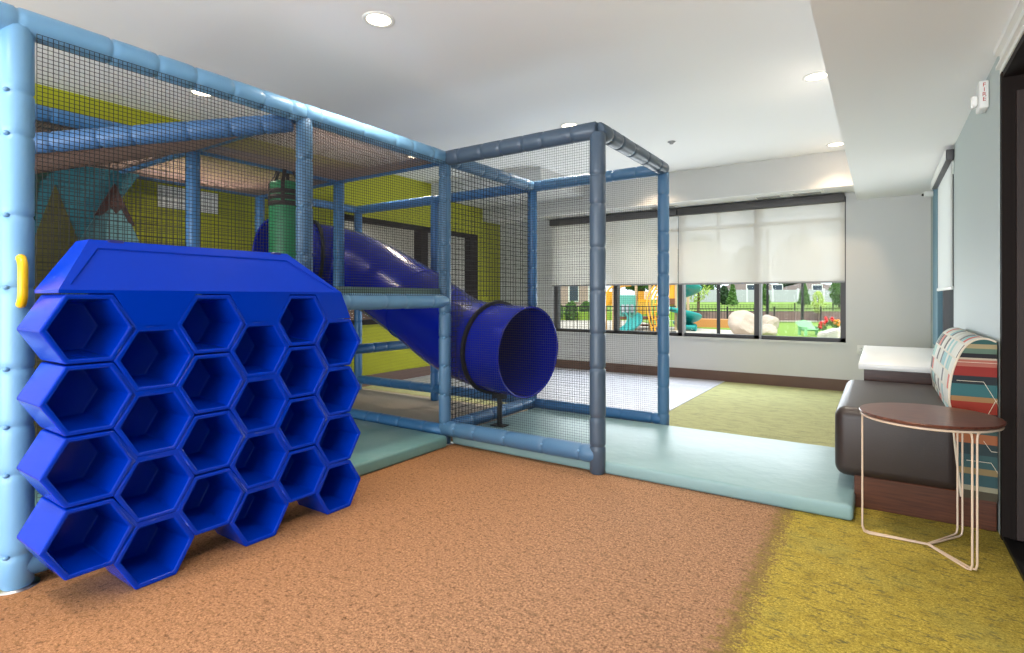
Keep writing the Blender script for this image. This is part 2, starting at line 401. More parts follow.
# corridor beyond it
M_corr = mat('corridor_wall', (206, 200, 194), .8, noise=(14, .12)); M_corrd = mat('corridor_wainscot', (122, 92, 74), .6)
m = MB(); m.box(-8.4, -8.3, 2, 9.5, 1.35, 2.9); struct(m.build('wall_corridor', M_corr))
m = MB(); m.box(-8.42, -8.28, 2, 9.5, 0, 1.35); struct(m.build('trim_2', M_corrd))
m = MB(); m.box(-8.4, XL-.15, 2, 9.5, 2.9, 3.0); m.box(-8.4, XL-.15, 2, 2.1, 0, 2.9); m.box(-8.4, XL-.15, 9.4, 9.5, 0, 2.9); struct(m.build('ceiling_corridor', M_ceil))
m = MB(); m.box(-8.4, XL-.15, 2, 9.5, -.1, 0); struct(m.build('floor_corridor', M_tile))
# right wall with window and doorway
RY0, RY1 = 3.70, 5.86
m = MB()
m.box(XR, XR+.15, RY0, RY1, 0, ZB); m.box(XR, XR+.15, 7.55, YW, 0, ZB); m.box(XR, XR+.15, RY1, 7.55, 0, .75)
struct(m.build('wall_right', M_wallr))
M_teal = mat('column_paint_blue', (96, 134, 150), .6)
m = MB(); m.box(XR-.012, XR+.151, 7.25, 7.85, .7, ZB); struct(m.build('trim_3', M_teal))
win = bpy.data.objects.new('window_3', None); COL.objects.link(win); win.location = (XR+.1, 6.6, .75); struct(win)
m = MB()
for y in (5.9, 7.2): m.box(XR+.03, XR+.13, y-.04, y+.04, .75, ZB)
m.box(XR+.03, XR+.13, 5.86, 7.25, .75, .81)
m.build('window_frame', M_frame, win)
m = MB(); m.box(XR+.08, XR+.086, 5.94, 7.16, .81, ZB); m.build('pane', M_glass, win)
t = thing('roller_shade', (XR-.03, 6.5, 1.3), 'white roller shade lowered on the right wall above the patterned bench', 'roller shade')
m = MB(); m.rbox(XR-.055, XR-.002, 5.80, 7.3, 2.37, 2.46, .006, 2); m.build('cassette', M_frame, t)
m = MB(); m.rbox(XR-.064, XR-.0555, 5.80, 7.3, 2.372, 2.458, .003, 1); m.build('fascia', M_white, t)
m = MB(); m.box(XR-.012, XR-.0105, 5.83, 7.2, 1.32, 2.38); m.build('fabric', M_shade2, t)
m = MB(); m.rbox(XR-.022, XR-.002, 5.83, 7.2, 1.29, 1.322, .008, 2); m.build('hem_bar', M_white, t)
# doorway in the right wall
door = bpy.data.objects.new('door_1', None); COL.objects.link(door); door.location = (XR+.4, 3.1, 0); struct(door)
m = MB(); m.box(XR-.006, XR+.06, 1.2, 3.699, 2.36, ZB-.001); m.box(XR-.022, XR-.006, 1.2, 3.699, 2.385, 2.40); m.box(XR-.03, XR-.006, 1.2, 3.699, 2.455, 2.488); m.build('header', M_white, door)
m = MB(); m.box(XR-.004, XR+.03, 3.655, 3.7, 0, 2.36); m.box(XR+.03, XR+.9, 3.66, 3.7, 0, 2.36); m.box(XR+.0, XR+.9, 1.2, 3.7, 2.33, 2.36); m.build('door_frame', M_darkwood, door)
m = MB(); m.box(XR+.05, XR+.16, 3.64, 3.66, .02, 2.25); m.box(XR+.30, XR+.9, 3.63, 3.66, .02, 2.25); m.build('door_panel', M_doorwood, door)
m = MB(); m.box(XR+.02, XR+2, 1.2, 3.66, .001, .012); m.box(XR, XR+.02, 1.2, 3.66, 0, .02); m.build('threshold', M_black, door)
m = MB(); m.box(XR+.9, XR+1, 1.2, 3.7, 0, 2.36); m.build('inner_wall', M_darkwood, door)
m = MB(); m.box(XR-.004, XR+.0, 3.675, 3.70, 0, ZB); struct(m.build('trim_4', M_black))
m = MB(); m.box(XR, XR+.15, YBK, 1.2, 0, ZB); struct(m.build('wall_right', M_wallr))

# ------------------------------------------------------------------ ceiling fittings
def downlight(x, y, z, e, label):
    t = thing('recessed_light', (x, y, z), label, 'ceiling light', 'recessed ceiling lights')
    m = MB(); m.lathe([(.105, 0), (.103, -.006), (.085, -.008), (.078, .0), (.075, -.002)], (x, y, z), 40); m.build('trim_ring', M_white, t)
    m = MB(); m.lathe([(.0001, -.003), (.077, -.003)], (x, y, z), 40); m.build('lens', M_lens, t)
    d = bpy.data.lights.new('downlight_lamp', 'SPOT'); d.energy = e; d.color = (1, .72, .46) if y > 7 else (1, .88, .74); d.spot_size = math.radians(118); d.spot_blend = .7; d.shadow_soft_size = .07
    o = bpy.data.objects.new('downlight_lamp', d); COL.objects.link(o); o.parent = t; o.location = (0, 0, -.03)
ROWS = {5.08: 'middle row', 7.45: 'row next to the soffit', 2.45: 'nearest row'}
L = {(-2.7, 2.45): 'round recessed light in the ceiling above the front rail of the play frame',
     (-4.95, 2.45): 'round recessed light seen through the netting above the left play cell',
     (-2.7, 5.08): 'round recessed light just above the top rail between the corner posts',
     (-4.95, 5.08): 'round recessed light seen through the top net beside the middle of the front rail',
     (-.43, 5.08): 'round recessed light at the edge of the low ceiling, nearer of the two there',
     (-2.7, 7.45): 'round recessed light by the soffit face hidden behind the rails',
     (-4.95, 7.45): 'round recessed light by the soffit face at the lime wall end',
     (-.43, 7.45): 'round recessed light near the low ceiling edge washing the soffit, farther of the two there'}
for (x, y), lb in L.items():
    e = 34 if y > 7 else 82
    downlight(x, y, ZC, e, lb)
for x, y in ((-4.95, -.3), (-2.7, -.3), (-.43, -.3), (-.43, 2.45)):     # the rest of the row of lamps behind the camera
    d = bpy.data.lights.new('downlight_lamp', 'SPOT'); d.energy = 88; d.color = (1, .88, .74); d.spot_size = math.radians(125); d.spot_blend = .7; d.shadow_soft_size = .07
    o = bpy.data.objects.new('downlight_lamp', d); COL.objects.link(o); o.location = (x, y, ZC-.03)
def vent(x0, x1, y0, y1, label):
    t = thing('air_vent', ((x0+x1)/2, (y0+y1)/2, ZS-.008), label, 'vent', 'slot vents in the soffit')
    z = ZS-.008
    m = MB(); m.box(x0, x1, y0, y1, z-.012, z-.001); m.build('frame', M_white, t)
    m = MB()
    for k in range(5):
        yy = y0+.03+(y1-y0-.06)*k/4; m.box(x0+.03, x1-.03, yy-.008, yy+.008, z-.016, z-.011)
    m.build('slat', M_grill, t)
vent(-.98, -.60, 7.95, 8.12, 'small slotted air vent in the soffit near the right end of the window')
vent(-1.42, -1.08, 7.95, 8.12, 'small slotted air vent left of the other near the window')
vent(-2.9, -2.5, 7.95, 8.12, 'small slotted air vent in the soffit behind the back corner post')
m = MB(); m.lathe([(.0001, -.028), (.02, -.028), (.028, -.012), (.045, -.006), (.045, 0)], (-2.0, 6.26, ZC), 24)
tag(m.build('sprinkler', M_grill, loc=(-2.0, 6.26, ZC)), 'small round grey sprinkler cap in the white ceiling above the right frame corner', 'sprinkler')
# fire alarm strobe
t = thing('fire_alarm', (XR, 4.11, 2.295), 'white fire alarm strobe on the right wall beneath the low ceiling', 'fire alarm')
m = MB(); m.rbox(XR-.045, XR-.001, 4.06, 4.19, 2.30, 2.455, .006, 2); m.build('housing', M_white, t)
m = MB(); m.rbox(XR-.075, XR-.045, 4.09, 4.16, 2.325, 2.385, .012, 3); m.build('strobe_lens', mat('strobe_clear', (246, 246, 244), .1), t)
fc = bpy.data.curves.new('lettering', 'FONT'); fc.body = 'F\nI\nR\nE'; fc.size = .032; fc.align_x = 'CENTER'; fc.space_line = .85; fc.extrude = .0004
fo = bpy.data.objects.new('tmp', fc); COL.objects.link(fo); dg = bpy.context.evaluated_depsgraph_get(); me = bpy.data.meshes.new_from_object(fo.evaluated_get(dg)); bpy.data.objects.remove(fo)
me.materials.clear(); me.materials.append(M_red)
lo = bpy.data.objects.new('lettering', me); COL.objects.link(lo); lo.parent = t
lo.location = (-.022, -.0505, .125); lo.rotation_euler = (PI/2, 0, 0)
# corner sensor, outlet, wall grille
t = thing('corner_sensor', (XR-.03, 7.9, 2.36), 'tiny white sensor at the top of the far right corner', 'sensor')
m = MB(); m.rbox(XR-.10, XR-.013, 7.74, 7.80, 2.37, 2.43, .008, 2); m.build('housing', M_white, t)
m = MB(); m.sphere((XR-.105, 7.77, 2.395), .016, 12, 8); m.build('eye', M_black, t)
t = thing('wall_outlet', (-.2, YW, .55), 'small white wall outlet beside the white-topped cabinet', 'outlet')
m = MB(); m.rbox(-.245, -.165, YW-.01, YW-.0005, .49, .61, .003, 1); m.build('plate', M_white, t)
for z in (.52, .565):
    m = MB(); m.rbox(-.218, -.192, YW-.0125, YW-.0099, z-.004, z+.020, .001, 1); sk = m.build('socket', M_laminate, t)
    for dx in (-.010, .006): m = MB(); m.box(-.205+dx, -.2015+dx, YW-.0132, YW-.0124, z, z+.014); m.build('slot', M_black, sk)
t = thing('wall_grille', (XL, 2.85, 2.1), 'white wall grille high on the lime wall behind the play frame', 'grille')
m = MB(); m.box(XL, XL+.015, 2.50, 3.08, 2.12, 2.34); m.build('backing', M_white, t)
m = MB()
for k in range(9): m.box(XL+.015, XL+.022, 2.52, 3.06, 2.132+k*.022, 2.141+k*.022)
m.build('slat', M_laminate, t)
# wall mural: mountains on the lime wall
t = thing('mountain_panel', (-5.66, 1.6, 0), 'cut-out mountain panel of teal and olive shapes standing behind the netting', 'panel')
def flat(name, pts, d, rgb):
    m = MB(); m.prism(pts, 0, -5.67, -5.66+d, 0); m.build(name, mat('mural_'+name, rgb, .7, noise=(4, .08)), t)
flat('teal_shape', [(.4, 0), (.4, 2.52), (2.06, 2.50), (2.28, 2.42), (1.85, 1.70), (1.5, 0)], .004, (26, 92, 104))
flat('dark_green_shape', [(.35, 0), (.35, 2.74), (1.95, 2.78), (1.74, 2.44), (1.52, 2.16), (1.40, 1.0), (1.40, 0)], .008, (10, 50, 38))
flat('olive_peak', [(1.25, 0), (1.25, .9), (1.62, 2.16), (2.02, 1.0), (2.02, 0)], .012, (64, 62, 14))
flat('teal_peak', [(1.62, 0), (1.70, 1.3), (1.80, 1.70), (2.04, 2.22), (2.45, 1.2), (2.6, 0)], .016, (84, 124, 128))
flat('dark_teal_side', [(1.60, 0), (1.66, 1.3), (1.78, 1.70), (2.04, 2.22), (1.98, 1.86), (1.92, 0)], .019, (44, 86, 92))  # darker teal side of the peak, the panel's own colouring
flat('brown_tip', [(1.885, 1.93), (2.04, 2.24), (2.20, 1.88), (2.15, 1.90), (2.09, 2.02), (2.05, 1.97), (2.01, 2.02), (1.95, 1.95)], .022, (56, 26, 20))

# ------------------------------------------------------------------ play structure
PS = thing('indoor_play_frame', (-3.9, 2.8, 0), 'indoor climbing frame of blue padded posts and rails with black netting and a tube slide', 'play structure')
rnd = random.Random(4)
PR = .0625
def padded(name, p, q, material, r=PR, seed=0, e0=0, e1=0, ties=(0, 0, 0)):
    rr = random.Random(seed*7+3)
    P = Vector(p); Q = Vector(q); d = Q-P; Lg = d.length; d.normalize(); P = P+d*e0; Lg -= e0+e1
    st = [(0, r*.80), (.012, r*.97)]; x = 0; seams = []
    x = rr.uniform(.12, .22)
    while x < Lg-.08:
        seams.append(x); st += [(x-.035, r*1.0), (x-.011, r*.985), (x-.004, r*.90), (x+.004, r*.90), (x+.011, r*.985), (x+.035, r*1.0)]
        x += rr.choice((.18, .2, .24, .3, .34))
    st += [(Lg-.012, r*.97), (Lg, r*.80)]
    m = MB(); m.sweep([P+d*a for a, _ in st], [b*rr.uniform(.99, 1.01) for _, b in st], 28)
    if any(ties):
        for s_ in seams:
            c = P+d*s_+Vector(ties)*r*.95
            m.sphere(c, .013, 8, 6, 1, (1, 1, .8))
    return m.build(name, [material, M_tie], PS)
GX = [-3.03, -4.40, -5.76]; GY = [.74, 2.11, 3.48, 4.87]; ZT = 2.39
B, LB, G, MID = M_bluepad, M_lightpad, M_shadedpad, M_midpad
# posts
for i, x in enumerate(GX):
    for j, y in enumerate(GY):
        if (i, j) in ((2, 0), (2, 1)): continue
        mt = {(0, 0): LB, (0, 2): MID, (0, 1): MID}.get((i, j), B)
        padded('post', (x, y+(.02 if (i, j) == (0, 1) else 0), 0), (x, y+(.02 if (i, j) == (0, 1) else 0), ZT-.02), mt, r=.058 if (i, j) == (0, 0) else .051, seed=i*9+j, ties=(.62, -.78, 0) if i == 0 else (0, 0, 0))
        if j < 4 and i == 0:
            m = MB(); m.lathe([(.0001, .004), (.075, .004), (.075, 0)], (x, y, 0), 24); m.build('foot_plate', M_steel, PS)
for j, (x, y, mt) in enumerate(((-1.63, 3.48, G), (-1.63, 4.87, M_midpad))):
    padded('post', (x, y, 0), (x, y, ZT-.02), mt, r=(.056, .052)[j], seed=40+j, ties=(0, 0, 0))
# rails (top, bottom, middle)
RAILS = []
def rail(p, q, mt=B, r=.058, seed=0, ties=(0, 0, 0)): padded('rail', p, q, mt, r, seed, .0, .0, ties)
rail((-3.03, -.5, ZT), (-3.03, 2.12, ZT), LB, .0605, 51)
rail((-3.03, 2.11, ZT), (-3.03, 3.48, ZT), LB, .0625, 52); rail((-3.03, 3.48, ZT), (-3.03, 4.87, ZT), MID, .058, 53, (0, 0, 0))
for i, x in enumerate(GX[1:]):
    for j in range(3 if i else 2): rail((x, GY[j], ZT), (x, GY[j+1], ZT), B, .05, 60+i*4+j)
for j, y in enumerate(GY[:3]):
    for i in range(2): rail((GX[i], y, ZT), (GX[i+1], y, ZT), B, .05, 70+j*3+i)
for i in range(2): rail((GX[i], 4.87, ZT), (GX[i+1], 4.87, ZT), B, .055, 78+i)
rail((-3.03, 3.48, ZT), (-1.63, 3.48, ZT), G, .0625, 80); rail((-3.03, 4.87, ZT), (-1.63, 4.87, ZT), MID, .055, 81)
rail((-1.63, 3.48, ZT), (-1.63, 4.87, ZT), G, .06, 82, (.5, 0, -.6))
# low rails
ZL = .085
rail((-3.03, .74, ZL), (-3.03, 2.11, ZL), MID, .055, 90); rail((-3.03, .74, ZL), (-4.4, .74, ZL), LB, .055, 91)
rail((-3.03, .74, .33), (-4.4, .74, .33), LB, .055, 92); rail((-3.03, .74, 1.2), (-4.4, .74, 1.2), LB, .055, 93)
rail((-3.03, 3.48, ZL+.02), (-4.4, 3.48, ZL+.02), B, .055, 94); rail((-4.4, 3.48, ZL), (-5.76, 3.48, ZL), B, .055, 95)
rail((-3.03, 4.87, .14), (-4.4, 4.87, .14), B, .055, 96); rail((-4.4, 4.87, .14), (-5.76, 4.87, .14), B, .055, 97)
rail((-4.4, 3.48, .70), (-4.4, 4.87, .70), B, .05, 98)
rail((-3.03, 3.48, .13), (-1.63, 3.48, .13), MID, .062, 99, (0, -.9, .3)); rail((-3.03, 3.48, .13), (-3.03, 4.87, .13), B, .058, 100, (.6, 0, .7))
rail((-3.03, 4.87, .12), (-1.63, 4.87, .12), B, .052, 101)
# deck rails
rail((-3.03, 2.11, 1.195), (-3.03, 3.48, 1.195), LB, .058, 102, (.75, -.6, .2))
rail((-3.03, 2.11, 1.195), (-4.4, 2.11, 1.195), B, .05, 103); rail((-3.03, 3.48, 1.195), (-4.4, 3.48, 1.195), B, .05, 104)
rail((-4.4, 2.11, 1.195), (-5.76, 2.11, 1.195), B, .05, 105); rail((-4.4, 3.48, 1.195), (-5.76, 3.48, 1.195), B, .05, 106)
# slanting rail of the left cell
rail((-3.08, 2.08, 2.33), (-4.36, .70, 2.03), M_slate, .058, 107)
# decks
for x0, x1 in ((-4.39, -3.04), (-5.75, -4.41)):
    m = MB(); m.rbox(x0, x1, 2.13, 3.46, 1.225, 1.30, .008, 2); m.build('deck_platform', M_deck, PS)
# yellow grab handle
m = MB(); m.sweep(spline([(-2.985, .74, 1.385), (-2.94, .732, 1.382), (-2.915, .730, 1.35), (-2.910, .729, 1.29), (-2.915, .730, 1.23), (-2.94, .732, 1.198), (-2.985, .74, 1.195)], 6), .017, 14)
tag(m.build('grab_handle', M_yellow, PS), 'yellow grab handle')
# nets: straight cords knotted in a grid
def net(o, u, v, pitch, r, sag=None, diag=False, hole=None, mt=M_net, seg=1, warp=0, name='net'):
    """o corner, u and v edge vectors"""
    o, u, v = Vector(o), Vector(u), Vector(v); Lu, Lv = u.length, v.length; nrm = u.cross(v).normalized()
    m = MB(); V = []; F = []
    def P(a, b):
        p = o+u*a+v*b
        if sag: p = p+sag(a, b)
        return p
    rr = random.Random(5)
    def strand(fn, n, side):
        k0 = None
        for i in range(n+1):
            p = fn(i/n)
            if p is None: k0 = None; continue
            k = len(V)
            V.extend([p+nrm*r, p-nrm*r*.5+side*r, p-nrm*r*.5-side*r])
            if k0 is not None:
                for a in range(3):
                    b = (a+1) % 3; F.append((k0+a, k0+b, k+b, k+a))
            k0 = k
    nu, nv = int(Lu/pitch), int(Lv/pitch)
    un, vn = u.normalized(), v.normalized()
    for i in range(nu+1):
        a = i/nu
        def fn(t, a=a):
            p = P(a, t)
            return None if hole and hole(p) else p
        strand(fn, seg, un)
    for j in range(nv+1):
        b = j/nv
        def fn(t, b=b):
            p = P(t, b)
            return None if hole and hole(p) else p
        strand(fn, seg, vn)
    m.add(V, F, 0, False)
    return m.build(name, mt, PS, fixn=False)
FP, FR, CP, CR = .0185, .0009, .044, .0019
net((-2.963, .788, .13), (0, 1.322, 0), (0, 0, 2.21), FP, .0014, mt=M_netb); net((-2.963, 2.11, 1.24), (0, 1.31, 0), (0, 0, 1.10), FP, .0014, mt=M_netb)
net((-2.98, 3.48, .18), (1.30, 0, 0), (0, 0, 2.17), FP, FR)                          # front of the outer cell
net((-2.98, 4.87, .16), (1.30, 0, 0), (0, 0, 2.19), FP, FR)                          # back of the outer cell
SLC = Vector((0, 4.06, .78))
net((-3.03, 3.53, .18), (0, 1.29, 0), (0, 0, 2.17), CP, .0026, hole=lambda p: (p.y-4.03)**2+(p.z-.79)**2 < .405**2, seg=60, mt=M_netb)
for i in (0, 1): net((GX[i+1]+.05, 4.87, .18), (1.27, 0, 0), (0, 0, 2.17), FP, FR)
net((GX[1], .79, .1), (0, 1.27, 0), (0, 0, 2.24), CP, .0022, mt=M_netb)
for j in (0, 1, 2): net((GX[2], GY[j]+.05, .1), (0, 1.27, 0), (0, 0, 2.24), CP, .0022, mt=M_netb)
# net ceiling, slack between the top rails
for i in (0, 1):
    for j in (0, 1):
        if (i, j) == (0, 0):
            continue
        sg = lambda a, b: Vector((0, 0, -.06*math.sin(PI*a)*math.sin(PI*b)))
        net((GX[i+1]+.02, GY[j]+.02, ZT-.03), (1.33, 0, 0), (0, 1.33, 0), .018, .0021, sag=sg, seg=8, mt=M_netr)
sg = lambda a, b: Vector((1.06*a*b, -.10*a*b, -.23*a*b-.03*math.sin(PI*a)*math.sin(PI*b)))
net((-3.08, 2.08, 2.34), (-1.30, 0, 0), (-1.28, -1.38, -.30), .02, .0024, sag=sg, seg=8, mt=M_netr)

# tube slide
SL = bpy.data.objects.new('tube_slide', None); COL.objects.link(SL); SL.parent = PS; tag(SL, 'glossy dark blue tube slide')
path = spline([(-5.22, 3.30, 1.66), (-5.20, 3.62, 1.66), (-5.02, 3.98, 1.62), (-4.62, 4.10, 1.46), (-3.95, 4.10, 1.15), (-3.42, 4.08, .88), (-3.00, 4.01, .79), (-2.48, 3.93, .757)], 8)
TR = .388
def tube_sec(i0, i1, name='tube_section'):
    pts = path[i0:i1+1]; m = MB(); m.sweep(pts, TR, 48, cap=False); m.sweep(pts, TR-.012, 48, cap=False)
    # rolled lip ring at each end
    for e, d in ((pts[0], pts[1]-pts[0]), (pts[-1], pts[-1]-pts[-2])):
        d = d.normalized(); m.sweep([e-d*.008, e+d*.008], TR+.006, 48, cap=False); 
        a = d.cross(Vector((0, 0, 1))).normalized(); b = d.cross(a)
        ring = [e+(a*math.cos(2*PI*k/48)+b*math.sin(2*PI*k/48))*(TR-.003) for k in range(48)]
        m.sweep(ring, .010, 8, close=True)
    return m.build(name, M_slide, SL, fixn=False)
tube_sec(0, 10); tube_sec(10, 32); tube_sec(32, 50); tube_sec(50, 56)
def flange(i, name='flange'):
    e = path[i]; d = (path[i+1]-path[i-1]).normalized()
    a = d.cross(Vector((0, 0, 1))).normalized(); b = d.cross(a); m = MB()
    prof = [(-.015, TR+.004), (-.015, TR+.032), (.015, TR+.032), (.015, TR+.004)]
    V = []; n = 48
    for k in range(n):
        c = a*math.cos(2*PI*k/n)+b*math.sin(2*PI*k/n)
        for t, r in prof: V.append(e+d*t+c*r)
    F = [(k*4+q, k*4+(q+1) % 4, ((k+1) % n)*4+(q+1) % 4, ((k+1) % n)*4+q) for k in range(n) for q in range(4)]
    m.add(V, F, 0, False)
    for k in range(0, n, 6):
        c = a*math.cos(2*PI*k/n)+b*math.sin(2*PI*k/n); m.sweep([e-d*.025+c*(TR+.02), e+d*.025+c*(TR+.02)], .008, 8)
    return tag(m.build(name, M_black, SL), 'black bolted ring around the tube')
flange(10); flange(50)
m = MB(); m.sweep([(-2.80, 3.95, .02), (-2.80, 3.95, .38)], .022, 14); m.box(-2.87, -2.73, 3.90, 4.0, .085, .095); m.box(-2.86, -2.74, 3.92, 3.98, .33, .37)
tag(m.build('support_leg', M_black, SL), 'black steel support leg')

# ------------------------------------------------------------------ honeycomb cubby tower
HX, HB = -2.57, -2.84
HC = thing('honeycomb_cubby_tower', (-2.7, 1.46, 0), 'glossy cobalt blue honeycomb tower of hexagonal cubbies in front of the play frame', 'cubby tower')
HR, HA, HP = .1588, .1375, .2382; HY0 = .847
def hexv(cy, cz, r): return [(cy+r*math.cos(PI/3*k), cz+r*math.sin(PI/3*k)) for k in range(6)]
for row in range(4):
    key = {}; V = []; F = []
    def vid(x, y, z):
        rel = z-.275*row
        if x == HX or x == HB:
            if any(abs(rel-q) < 1e-4 for q in (.4125, .275)) and (round(y, 4), round(z, 4)) in OUT: z -= .003
            elif any(abs(rel-q) < 1e-4 for q in (.1375, 0)) and z > .01 and (round(y, 4), round(z, 4)) in OUT: z += .003
        k = (round(x, 3), round(y, 3), round(z, 3))
        if k not in key: key[k] = len(V); V.append((x, y, z))
        return key[k]
    edges = {}
    OUT = {(round(y, 4), round(z, 4)) for c in range(6) for y, z in hexv(HY0+HP*c, (.275 if c % 2 == 0 else .1375)+.275*row, HR)}
    for c in range(6):
        cy = HY0+HP*c; cz = (.275 if c % 2 == 0 else .1375)+.275*row
        o = hexv(cy, cz, HR); i = hexv(cy, cz, .1335); ib = hexv(cy, cz, .113)
        for k in range(6):
            k2 = (k+1) % 6
            fo, fo2 = vid(HX, *o[k]), vid(HX, *o[k2]); fi, fi2 = vid(HX, *i[k]), vid(HX, *i[k2]); bi, bi2 = vid(HB+.02, *ib[k]), vid(HB+.02, *ib[k2])
            F.append((fo, fo2, fi2, fi)); F.append((fi, fi2, bi2, bi))
            e = tuple(sorted((fo, fo2))); edges.setdefault(e, []).append((o[k], o[k2]))
            if False: pass
        F.append([vid(HB+.02, *p) for p in ib])
        F.append([vid(HB, *p) for p in o])
    for e, lst in edges.items():
        if len(lst) == 1:
            (a, b) = lst[0]; F.append((vid(HX, *a), vid(HX, *b), vid(HB, *b), vid(HB, *a)))
    m = MB(); m.add(V, F, 0, False); o = m.build('honeycomb_row', M_hdpe, HC)
    bv = o.modifiers.new('bevel', 'BEVEL'); bv.width = .0075; bv.segments = 3; bv.limit_method = 'ANGLE'; bv.angle_limit = math.radians(25)
    o.data.polygons.foreach_set('use_smooth', [True]*len(o.data.polygons)); 
    wnm = o.modifiers.new('wn', 'WEIGHTED_NORMAL'); wnm.keep_sharp = True
# cap
zt = 1.252
low = [(HY0-.10, 1.239)]
for c in range(6):
    cy = HY0+HP*c; z = 1.239 if c % 2 == 0 else 1.102
    if c == 0: low += [(cy+.079, z)]
    else: low += [(cy-.079, z), (cy+.079, z)]
poly = low+[(2.05, zt), (HY0-.10, zt)]
b = bmesh.new()
vf = [b.verts.new((HX, y, z)) for y, z in poly]; vb = [b.verts.new((HB, y, z)) for y, z in poly]; n = len(poly)
b.faces.new(vf); b.faces.new(vb[::-1])
for k in range(n):
    if k == n-2: continue
    b.faces.new((vf[k], vb[k], vb[(k+1) % n], vf[(k+1) % n]))
tf0 = b.verts.new((-2.70, .885, 1.462)); tf1 = b.verts.new((-2.70, 1.79, 1.462)); tb0 = b.verts.new((HB, .885, 1.462)); tb1 = b.verts.new((HB, 1.79, 1.462))
f0, f1, b0, b1 = vf[n-1], vf[n-2], vb[n-1], vb[n-2]
slope = b.faces.new((f0, f1, tf1, tf0)); b.faces.new((f1, b1, tb1, tf1)); b.faces.new((b0, f0, tf0, tb0)); b.faces.new((b1, b0, tb0, tb1)); b.faces.new((tf0, tf1, tb1, tb0))
bmesh.ops.recalc_face_normals(b, faces=b.faces)
bmesh.ops.inset_individual(b, faces=[slope], thickness=.001, depth=0)
r = bmesh.ops.inset_individual(b, faces=[slope], thickness=.045, depth=0)
bmesh.ops.inset_individual(b, faces=[slope], thickness=.006, depth=-.006)
m = MB(); m.bm(b); o = m.build('top_cap', M_hdpe, HC)
bv = o.modifiers.new('bevel', 'BEVEL'); bv.width = .006; bv.segments = 3; bv.limit_method = 'ANGLE'; bv.angle_limit = math.radians(25)
o.data.polygons.foreach_set('use_smooth', [True]*len(o.data.polygons)); wnm = o.modifiers.new('wn', 'WEIGHTED_NORMAL')
for y in (.98, 1.72):
    m = MB(); m.rbox(-2.725, -2.695, y-.03, y+.03, 1.435, 1.466, .004, 2); m.build('hand_slot', M_slot, HC)

# ------------------------------------------------------------------ punching bag
bx, by = -4.40, 2.905
t = thing('punching_bag', (bx, by, 1.42), 'green cylindrical punching bag hung by black straps from a play frame rail', 'punching bag')
m = MB(); m.lathe([(.0001, 0), (.10, .002), (.136, .02), (.141, .05), (.141, .78), (.136, .80), (.10, .815), (.0001, .818)], (bx, by, 1.44), 36); m.build('bag', M_bag, t)
m = MB()
for z0 in (2.03, 2.085, 2.135): m.lathe([(.142, 0), (.1455, .002), (.1455, .04), (.142, .042)], (bx, by, z0), 36)
for k in range(6):
    a = PI/3*k+.3; c, s_ = math.cos(a), math.sin(a); w = Vector((-s_, c, 0))*.016
    pts = [(bx+c*.147, by+s_*.147, 2.04), (bx+c*.147, by+s_*.147, 2.22), (bx+c*.10, by+s_*.10, 2.29), (bx+c*.065, by+s_*.065, 2.385)]
    for p, q in zip(pts, pts[1:]): m.bar(p, q, .03, .004, up=(c, s_, .01))
m.build('strap', M_strap, t)

# ------------------------------------------------------------------ floor mats
def mat_thing(x0, x1, y0, y1, h, mt, label, z0=.001):
    m = MB(); m.rbox(x0, x1, y0, y1, z0, h, .022, 4); tag(m.build('floor_mat', mt, loc=((x0+x1)/2, (y0+y1)/2, 0)), label, 'floor mat')
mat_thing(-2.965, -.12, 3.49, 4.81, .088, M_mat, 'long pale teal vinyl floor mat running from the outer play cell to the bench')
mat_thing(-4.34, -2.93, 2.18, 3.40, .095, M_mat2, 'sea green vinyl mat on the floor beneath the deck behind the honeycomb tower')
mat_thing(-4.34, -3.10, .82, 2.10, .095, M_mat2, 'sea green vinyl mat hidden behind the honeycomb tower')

# ------------------------------------------------------------------ bench
BN = thing('upholstered_bench', (.19, 4.5, 0), 'dark brown leather bench with a patterned backrest against the right wall', 'bench')
m = MB(); m.rbox(-.105, .525, 3.765, 5.10, .0, .185, .004, 1, smooth=False); m.build('base', M_basewood, BN)
m = MB(); m.rbox(-.205, .385, 3.745, 5.12, .17, .578, .062, 6); m.build('seat', M_leather, BN)
# backrest: profile in (x, z) swept along y
prof = [(.385, .16), (.36, .42), (.345, .60), (.335, .68), (.345, .80), (.372, .90), (.405, .965), (.445, .998), (.49, 1.005), (.527, .99)]
pp = [Vector((a-.004, 0, c)) for a, c in prof]; pp = spline(pp, 4)
m = MB(); Y0, Y1 = 3.75, 5.10; V = []; ny = 2; uvs = []
d = [0]
for a, c in zip(pp, pp[1:]): d.append(d[-1]+(c-a).length)
for j in range(ny+1):
    for k, p in enumerate(pp):
        V.append((p.x, Y0+.012+(Y1-Y0-.012)*j/ny, p.z)); uvs.append(((Y1-Y0)*j/ny/1.3*1.0, d[k]))
N = len(pp); F = [(j*N+k, j*N+k+1, (j+1)*N+k+1, (j+1)*N+k) for j in range(ny) for k in range(N-1)]
m.add(V, F, 0, True)
o = m.build('backrest', [M_fab], BN, fixn=False)
ul = o.data.uv_layers.new(name='UVMap')
for lp in o.data.loops: ul.data[lp.index].uv = uvs[lp.vertex_index]
